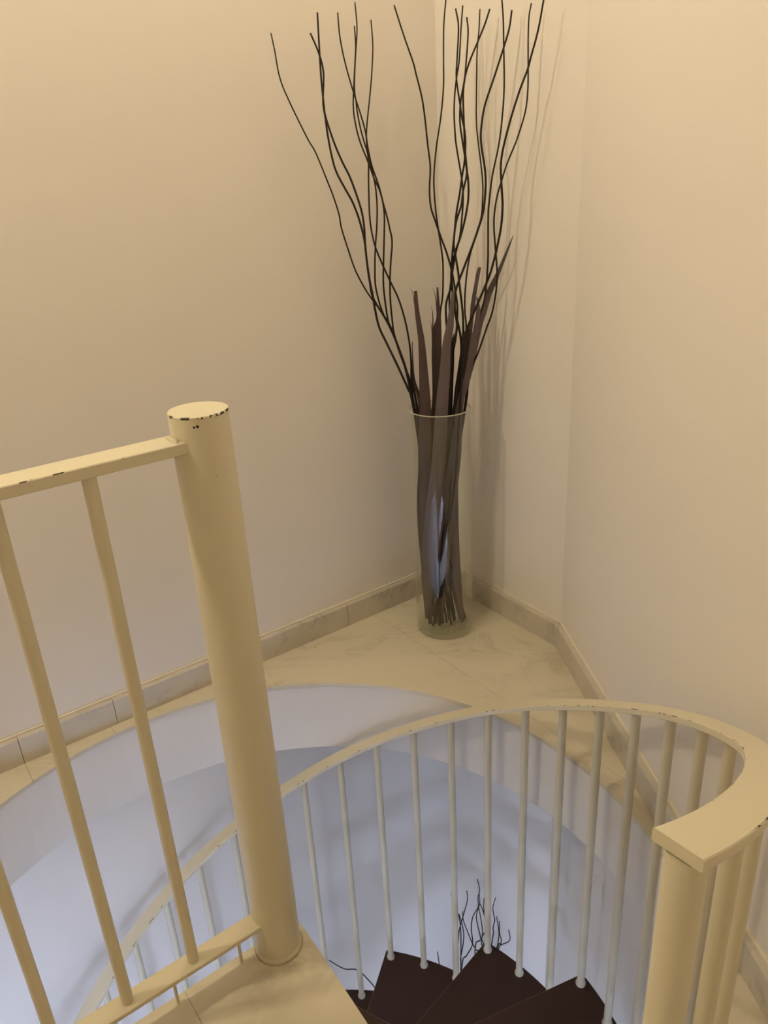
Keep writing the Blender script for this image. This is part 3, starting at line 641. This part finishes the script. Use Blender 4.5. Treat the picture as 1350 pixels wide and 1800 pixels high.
def leaf(name, rows, label, mat, fold, thick=0.0007, spikes=()):
    """rows of (x,y,z,width), tip first: a folded strap with real thickness"""
    pts = catmull([r[:3] for r in rows], 5)
    ws = []
    for i in range(len(rows) - 1):
        for j in range(5): ws.append(rows[i][3] + (rows[i + 1][3] - rows[i][3]) * j / 5)
    ws.append(rows[-1][3])
    view = Vector((0.10, -0.95, 0.0)).normalized()
    bm = bmesh.new(); prev = None
    n = len(pts)
    for i in range(n):
        t = (pts[min(i + 1, n - 1)] - pts[max(i - 1, 0)]).normalized()
        tw = fold * 0.5 * math.sin(i / n * 3.0 + fold * 9)
        face = (view + Vector((math.sin(tw), 0, 0))).normalized()
        ac = t.cross(face).normalized(); nn = ac.cross(t).normalized()
        h = max(ws[i], 0.001) / 2
        prof = [(-h, 0), (-h * 0.5, fold * h * 0.28), (0, fold * h * 0.42), (h * 0.5, fold * h * 0.28), (h, 0)]
        fr = [bm.verts.new(pts[i] + ac * a + nn * (b + thick)) for a, b in prof]
        bk = [bm.verts.new(pts[i] + ac * a + nn * b) for a, b in prof]
        ringv = fr + bk[::-1]
        if prev:
            m = len(ringv)
            for k in range(m):
                bm.faces.new((prev[k], prev[(k + 1) % m], ringv[(k + 1) % m], ringv[k]))
        else:
            bm.faces.new(ringv[::-1])
        prev = ringv
    bm.faces.new(prev)
    # frayed side strands torn off the tip
    for (i0, sx, ln, w_) in spikes:
        p = pts[i0]; t = (pts[max(i0 - 2, 0)] - pts[min(i0 + 2, n - 1)]).normalized()
        ac = t.cross(view).normalized()
        b0 = p + ac * sx * ws[i0] * 0.45
        tube(bm, [b0 - t * 0.012, b0 + t * ln * 0.4 + ac * sx * 0.0015, b0 + t * ln * 0.75 + ac * sx * 0.004, b0 + t * ln + ac * sx * 0.009], [w_, w_ * 0.8, w_ * 0.5, 0.0002], 5)
    o = mesh_obj(name, bm, mat, None, smooth=True, angle=35)
    tag(o, label, 'leaf', 'dried strap leaves in the upper vase')
    return o

LEAF_INFO = {
    'a': ('broad dark dried leaf furthest left in the vase, blunt torn tip', M_LEAF, 0.35, ((3, -1, 0.04, 0.0012), (26, -1, 0.05, 0.0011))),
    'b': ('wide dark dried leaf with a forked tip in the middle of the vase', M_LEAF, -0.3, ((6, -1, 0.05, 0.0016), (15, -1, 0.065, 0.0022), (17, -1, 0.05, 0.0015))),
    'c': ('purple brown dried leaf leaning right of the forked leaf, front of vase', M_LEAF2, 0.45, ()),
    'd': ('narrow dried leaf with a square cut tip on the right of the vase', M_LEAF2, 0.3, ((4, -1, 0.025, 0.001),)),
    'e': ('grey purple dried leaf in front of the square-tipped one', M_LEAF2, -0.4, ()),
    'f': ('longest dried leaf, its pointed tip leaning furthest right', M_LEAF2, 0.3, ((21, 1, 0.05, 0.0010), (34, -1, 0.04, 0.0012))),
    'g': ('thin spiky dried leaf beside the left twig bundle', M_LEAF, 0.3, ()),
    'h': ('dark dried leaf among the right hand twig stems', M_LEAF, -0.3, ()),
    'i': ('narrow dark dried leaf behind the middle leaves', M_LEAF, 0.2, ()),
}
for k, rows in LEAVES.items():
    lab, mt, fo, sp = LEAF_INFO[k]
    leaf('dried_leaf', rows, lab, mt, fo, spikes=sp)

LOW_LABEL = {
    'a': 'short hooked dark twig tip of the lower floor, left of a baluster',
    'b': 'dark lower twig right of the tread-hidden baluster, second highest tip',
    'c': 'dark lower twig bowing right just beside the third baluster',
    'd': 'dark lower twig slanting down right from a crossing',
    'e': 'tallest dark twig of the lower vase, seen behind the treads',
    'f': 'dark lower twig twined around the tallest one',
    'g': 'dark lower twig hanging straight under the twined knot',
    'h': 'dark lower twig bowing right below the twined knot',
    'i': 'dark lower twig rising just left of the middle baluster',
    'j': 'dark lower twig curling right of the middle baluster',
    'k': 'dark lower twig right of the middle baluster, left of a close pair',
    'l': 'dark lower twig right of the middle baluster, right of a close pair',
    'm': 'dark lower twig bent sharply upwards, furthest right',
    'n': 'long dark lower twig trailing far left beside the landing edge',
    'o': 'short dark lower twig tip above the second tread',
}
for k, pts in LOWTWIGS.items():
    twig('curly_twig', pts, 0.0029, 0.0016, LOW_LABEL[k], 'curly twigs in the lower vase', 4)

# ------------------------------------------------------------------ ceiling lamp of the upper storey, plus the added corner fill lamp 
me_, nt, b = new_mat('lit_opal_glass')
b.inputs['Base Color'].default_value = (0.9, 0.85, 0.75, 1)
b.inputs['Emission Color'].default_value = (*LAMP_COLOR, 1)
b.inputs['Emission Strength'].default_value = 1.0
for pos, strength, lab in LAMPS:
    lp = P(*pos)
    lamp = empty('ceiling_lamp', (lp.x, lp.y, (CEIL + 1) * S))
    tag(lamp, lab, 'lamp', 'ceiling lamps of the upper storey')
    bm = bmesh.new(); zc = (CEIL + 1) * S
    lathe(bm, [(0, zc - 0.0005), (0.06, zc - 0.0005), (0.06, zc - 0.02), (0.012, zc - 0.03), (0.012, lp.z + 0.075), (0.03, lp.z + 0.07), (0.03, lp.z + 0.055), (0, lp.z + 0.055)], lp.x, lp.y, 32)
    mesh_obj('ceiling_rose', bm, M_FRAME, lamp, smooth=True, angle=40)
    mg = me_.copy()
    mg.node_tree.nodes['Principled BSDF'].inputs['Emission Strength'].default_value = strength
    bm = bmesh.new(); bmesh.ops.create_uvsphere(bm, u_segments=16, v_segments=8, radius=0.062)
    bmesh.ops.translate(bm, verts=bm.verts, vec=lp)
    mesh_obj('lamp_globe', bm, mg, lamp, smooth=True)

# flat panel lamp on the ceiling of the lower storey (under the floor slab, out of the picture)
pp = P(PANEL_POS[0], PANEL_POS[1], -1.176)
panel = empty('panel_lamp', pp)
tag(panel, 'flat square cool white panel lamp on the lower ceiling', 'lamp')
bm = bmesh.new()
for (x0, x1, y0, y1) in ((-0.49, 0.49, -0.49, -0.45), (-0.49, 0.49, 0.45, 0.49), (-0.49, -0.45, -0.45, 0.45), (0.45, 0.49, -0.45, 0.45)):
    prism(bm, [(pp.x + x0, pp.y + y0), (pp.x + x1, pp.y + y0), (pp.x + x1, pp.y + y1), (pp.x + x0, pp.y + y1)], pp.z - 0.022, pp.z - 0.0005)
mesh_obj('panel_frame', bm, M_FRAME, panel)
mp_, nt, b = new_mat('lit_panel_diffuser')
b.inputs['Base Color'].default_value = (0.9, 0.9, 0.9, 1)
b.inputs['Emission Color'].default_value = (*PANEL_COLOR, 1)
b.inputs['Emission Strength'].default_value = PANEL_STRENGTH
bm = bmesh.new()
prism(bm, [(pp.x - 0.45, pp.y - 0.45), (pp.x + 0.45, pp.y - 0.45), (pp.x + 0.45, pp.y + 0.45), (pp.x - 0.45, pp.y + 0.45)], pp.z - 0.018, pp.z - 0.010)
mesh_obj('diffuser', bm, mp_, panel)
